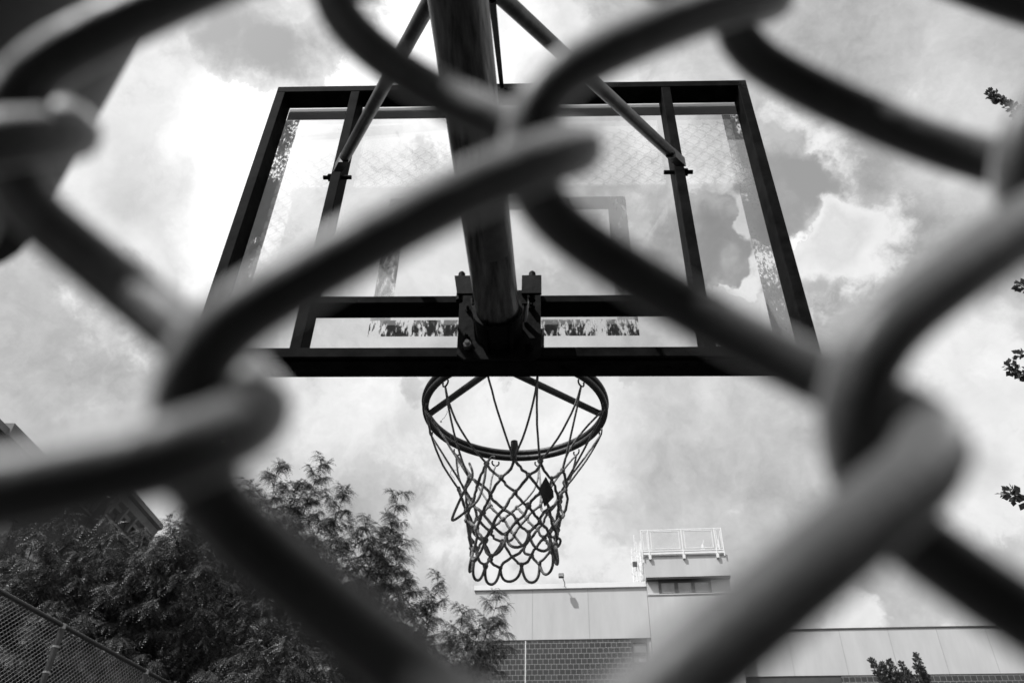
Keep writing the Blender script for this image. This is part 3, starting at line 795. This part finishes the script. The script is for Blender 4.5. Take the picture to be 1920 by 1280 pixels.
# ---------------------------------------------------------------- trees
def fronds_mesh(name, P, Dv, Ls, m, parent, pairs, lw, ll, rng):
    """pinnate leaves: P start, Dv direction, Ls length"""
    N = len(P); up = np.array([0, 0, 1.])
    side = np.cross(Dv, up); side /= np.maximum(np.linalg.norm(side, axis=1), 1e-6)[:, None]
    roll = rng.normal(0, .45, N); nrmv = np.cross(side, Dv)
    side = side*np.cos(roll)[:, None]+nrmv*np.sin(roll)[:, None]
    droop = rng.uniform(.35, 1.0, N)
    s = (np.arange(pairs)+.7)/pairs
    pos = P[:, None, :]+Dv[:, None, :]*(Ls[:, None]*s)[..., None]-up*(droop[:, None]*Ls[:, None]*s*s)[..., None]
    tan = Dv[:, None, :]-up*(2*droop[:, None]*s)[..., None]; tan = tan/np.linalg.norm(tan, axis=2)[..., None]
    env = np.sin(np.clip(s, .1, .97)*PI)**.5
    quads = []
    for sg in (-1, 1):
        ld = sg*side[:, None, :]*.85+tan*.45-up*.28+rng.normal(0, .14, (N, pairs, 3))
        ld /= np.linalg.norm(ld, axis=2)[..., None]
        Lg = ll*env[None, :, None]*rng.uniform(.8, 1.2, (N, pairs, 1))
        wv = tan*(lw*.5)
        b = pos; mid = pos+ld*Lg*.5
        quads.append(np.stack([b, mid-wv, pos+ld*Lg, mid+wv], 2))
    Q = np.concatenate(quads, 1).reshape(-1, 3)
    F = np.arange(len(Q)).reshape(-1, 4)
    return np_mesh(name, Q, F, m, parent)

def locust(name, label, trunk_xy, fork_z, tips, seed, side_len=1.15, n_side=38, step=.05, pairs=9, ll=.042, lw=.0175, low=.22, trunk_r=.16, group='feathery trees behind the fence'):
    rng = np.random.default_rng(seed)
    root = empty(name, label, 'tree', group)
    wood = MB(); bx, by = trunk_xy
    fork = np.array([bx, by, fork_z])
    tr = [np.array([bx+.05*math.sin(k), by, fork_z*k/5]) for k in range(6)]
    wood.tube(tr, [trunk_r*(1.25-.35*k/5) for k in range(6)], 12)
    P = []; Dv = []; Ls = []
    def put(p, d, n, spread):
        for _ in range(n):
            q = d+rng.normal(0, spread, 3); q[2] = q[2]*.6-.05
            P.append(p+rng.normal(0, .012, 3)); Dv.append(q/np.linalg.norm(q)); Ls.append(rng.uniform(.18, .31))
    for tip in tips:
        tip = np.asarray(tip, float)
        st_ = fork-np.array([0, 0, rng.uniform(0, fork_z*.25)])
        v = tip-st_; ln = np.linalg.norm(v)
        ctrl = st_+v*.45+np.array([v[0]*.18, v[1]*.18, -abs(ln)*.05])+rng.normal(0, .12, 3)
        curve = [((1-t)**2)*st_+2*t*(1-t)*ctrl+t*t*tip+rng.normal(0, .02, 3)*(0 < t < 1) for t in np.linspace(0, 1, 12)]
        wood.tube(curve, [max(.006, .075*(1-t)**1.2) for t in np.linspace(0, 1, 12)], 6)
        cv = np.array(curve)
        ns = int(n_side*ln/6)
        for k in range(ns):
            t = low+(1-low)*(k+rng.uniform(0, 1))/ns
            i = min(int(t*11), 10); f_ = t*11-i; p = cv[i]*(1-f_)+cv[i+1]*f_
            ax = nrm(cv[i+1]-cv[i]); az = k*2.4+rng.uniform(-.4, .4)
            h = np.cross(ax, [math.cos(az), math.sin(az), .3]); h = nrm(h)
            d = nrm(h*.85+ax*.55+np.array([0, 0, .12]))
            L_ = side_len*((1-t)**.75)*rng.uniform(.55, 1.2)+.26
            m_ = max(3, int(L_/.12)); br = [p]
            dd = d.copy()
            for q in range(m_):
                dd = nrm(dd+rng.normal(0, .13, 3)+np.array([0, 0, -.035])); br.append(br[-1]+dd*L_/m_)
            wood.tube(br, [max(.003, .014*(1-q/m_)) for q in range(m_+1)], 4, cap=False)
            bv = np.array(br); nn = max(3, int(L_/step))
            for q in range(nn):
                tt = .15+.85*(q+.5)/nn; j = min(int(tt*m_), m_-1); g_ = tt*m_-j
                pp = bv[j]*(1-g_)+bv[j+1]*g_; bd = nrm(bv[j+1]-bv[j])
                sd = np.cross(bd, [0, 0, 1.])*(1 if q % 2 else -1)
                put(pp, nrm(bd*.45+sd*.8), 6, .48)
            put(bv[-1], nrm(bv[-1]-bv[-2]), 6, .5)
        put(cv[-1], nrm(cv[-1]-cv[-2]), 9, .6)
    wood.build('trunk', M['bark'], root, True)
    cr = fronds_mesh('crown', np.array(P), np.array(Dv), np.array(Ls), M['leaf'], root, pairs, lw, ll, rng)
    return root, len(P)

def tipsY(lst, Y0, rs, amp=1.0):
    r_ = random.Random(rs)
    return [at(x, y, Y0+(r_.uniform(-amp, amp) if len(q) < 1 else q[0])) for (x, y, *q) in lst]
NF = 0
r_, n_ = locust('locust_tree', 'tallest feathery tree with spiky leaders left of the hanging net', (-7.0, 18.6), 4.4,
    tipsY([(522, 868), (604, 862), (560, 905), (648, 918), (470, 905), (690, 975), (430, 930), (600, 985), (520, 985), (660, 1050), (560, 1080), (450, 1060), (620, 1150), (500, 1170), (410, 960), (380, 1000), (440, 990), (545, 950), (580, 1020), (625, 1010), (480, 1110), (540, 1240), (600, 1220), (400, 1060), (350, 1000, 17), (390, 1060, 17), (350, 1120, 17), (430, 1130, 17), (470, 1030, 17), (450, 1200, 17), (370, 940, 17.5), (520, 1060, 17.5)], 18, 1, 1.3), 1)
NF += n_
r_, n_ = locust('locust_tree', 'slender feathery tree with one airy leaning top beside the spiky leaders', (-4.9, 19.2), 4.4,
    tipsY([(748, 925), (735, 985), (755, 1010), (700, 1020), (762, 1075), (690, 1100), (720, 1160), (770, 1180)], 19, 2, .9), 2, side_len=.9)
NF += n_
r_, n_ = locust('locust_tree', 'lower feathery tree overlapping the pale building corner', (-3.4, 21.5), 4.2,
    tipsY([(822, 1083), (770, 1098), (800, 1130), (868, 1140), (935, 1118), (940, 1188), (900, 1165), (850, 1190), (790, 1200), (905, 1240), (860, 1250), (730, 1230)], 21, 3, .8), 3, side_len=.85)
NF += n_
r_, n_ = locust('locust_tree', 'broad dark feathery tree in front of the brick cornices', (-10.6, 15.6), 4.2,
    tipsY([(405, 930), (345, 990), (272, 1010), (215, 985), (140, 975), (70, 985), (15, 1010), (310, 1010), (180, 1030), (100, 1060), (240, 1060), (360, 1020), (30, 1090), (420, 1010), (-40, 1020), (400, 960)], 15, 4, 1.2), 4, side_len=1.25)
NF += n_
r_, n_ = locust('locust_tree', 'low bushy feathery tree just behind the top rail of the wire fence', (-8.6, 14.6), 3.6,
    tipsY([(330, 1070), (420, 1095), (250, 1120), (390, 1180), (500, 1140), (470, 1220), (560, 1210), (160, 1100), (330, 1200), (610, 1240), (440, 1270), (90, 1150), (220, 1230)], 14.3, 5, .8), 5, side_len=1.1)
NF += n_

def shoot_tree(name, label, trunk_xy, fork_z, tips, seed, leaf, dens, side, sleeve, trunk_r=.12, low=.35):
    """tree whose limbs are long shoots wrapped in simple leaves"""
    rng = np.random.default_rng(seed); root = empty(name, label, 'tree'); wood = MB(); bx, by = trunk_xy
    wood.tube([(bx, by, 0), (bx+.03, by, fork_z*.5), (bx, by, fork_z)], [trunk_r, trunk_r*.85, trunk_r*.7], 12)
    Q = []
    for tip, bend in tips:
        tip = np.asarray(tip, float); st_ = np.array([bx, by, fork_z-rng.uniform(0, .4)]); v = tip-st_
        c_ = st_+v*.5+np.asarray(bend, float)
        cv = np.array([((1-t)**2)*st_+2*t*(1-t)*c_+t*t*tip for t in np.linspace(0, 1, 16)])
        wood.tube(list(cv), [max(.004, .04*(1-t)) for t in np.linspace(0, 1, 16)], 6)
        ln = np.linalg.norm(np.diff(cv, axis=0), axis=1).sum(); n = int(ln*(1-low)*dens)
        for k in range(n):
            t = low+(1-low)*(k+rng.uniform())/n; i = min(int(t*15), 14); f_ = t*15-i
            p = cv[i]*(1-f_)+cv[i+1]*f_; ax = nrm(cv[i+1]-cv[i])
            o = rng.normal(0, 1, 3); o = nrm(o-ax*(o@ax))
            taper = min(1, (1.02-t)*6)*.6+.4
            base = p+o*sleeve*rng.uniform(.05, 1)*taper
            d = nrm(o*.8+ax*.7+rng.normal(0, .35, 3)); s_ = nrm(np.cross(d, rng.normal(0, 1, 3))); L_ = leaf*rng.uniform(.7, 1.25)*(taper*.5+.5)
            nn = np.cross(d, s_)
            Q += [base, base+d*L_*.45-s_*L_*.42+nn*L_*.1, base+d*L_, base+d*L_*.5+s_*L_*.42+nn*L_*.1]
    Q = np.array(Q)
    wood.build('trunk', M['bark'], root, True)
    np_mesh('crown', Q, np.arange(len(Q)).reshape(-1, 4), M['leaf2'], root)
    return root
shoot_tree('street_tree', 'tree with narrow leafy shoots poking in at the photo edge', (6.4, 5.4), 2.8,
    [(at(1853, 172, 5.0), (.9, 0, .3)), (at(1908, 530, 5.0), (.9, .1, .1)), (at(1886, 684, 5.0), (.9, 0, .1)), (at(1908, 662, 5.1), (1.0, 0, .2)), (at(1881, 920, 5.0), (.7, 0, -.1)),
     ((6.3, 5.6, 8.5), (.2, 0, 0)), ((7.4, 5.0, 8.0), (.3, 0, 0)), ((7.8, 6.0, 7.0), (.2, .2, 0)), ((6.0, 6.0, 7.6), (.4, .2, 0))], 21, .066, 330, .1, .062)
shoot_tree('young_tree', 'young tree with upright leafy spires before the low wing', (9.0, 20.0), 5.2,
    [(at(1632, 1234, 20), (-.1, 0, .0)), (at(1652, 1240, 20.1), (0, 0, 0)), (at(1666, 1236, 19.9), (0, 0, 0)), (at(1688, 1240, 20), (0, 0, 0)), (at(1716, 1224, 20), (0, 0, 0)), (at(1728, 1250, 20), (.1, 0, 0)), (at(1676, 1262, 20), (0, 0, 0)), (at(1702, 1256, 20.2), (0, 0, 0))],
    22, .075, 420, .1, .105, low=.3)
print('fronds', NF)
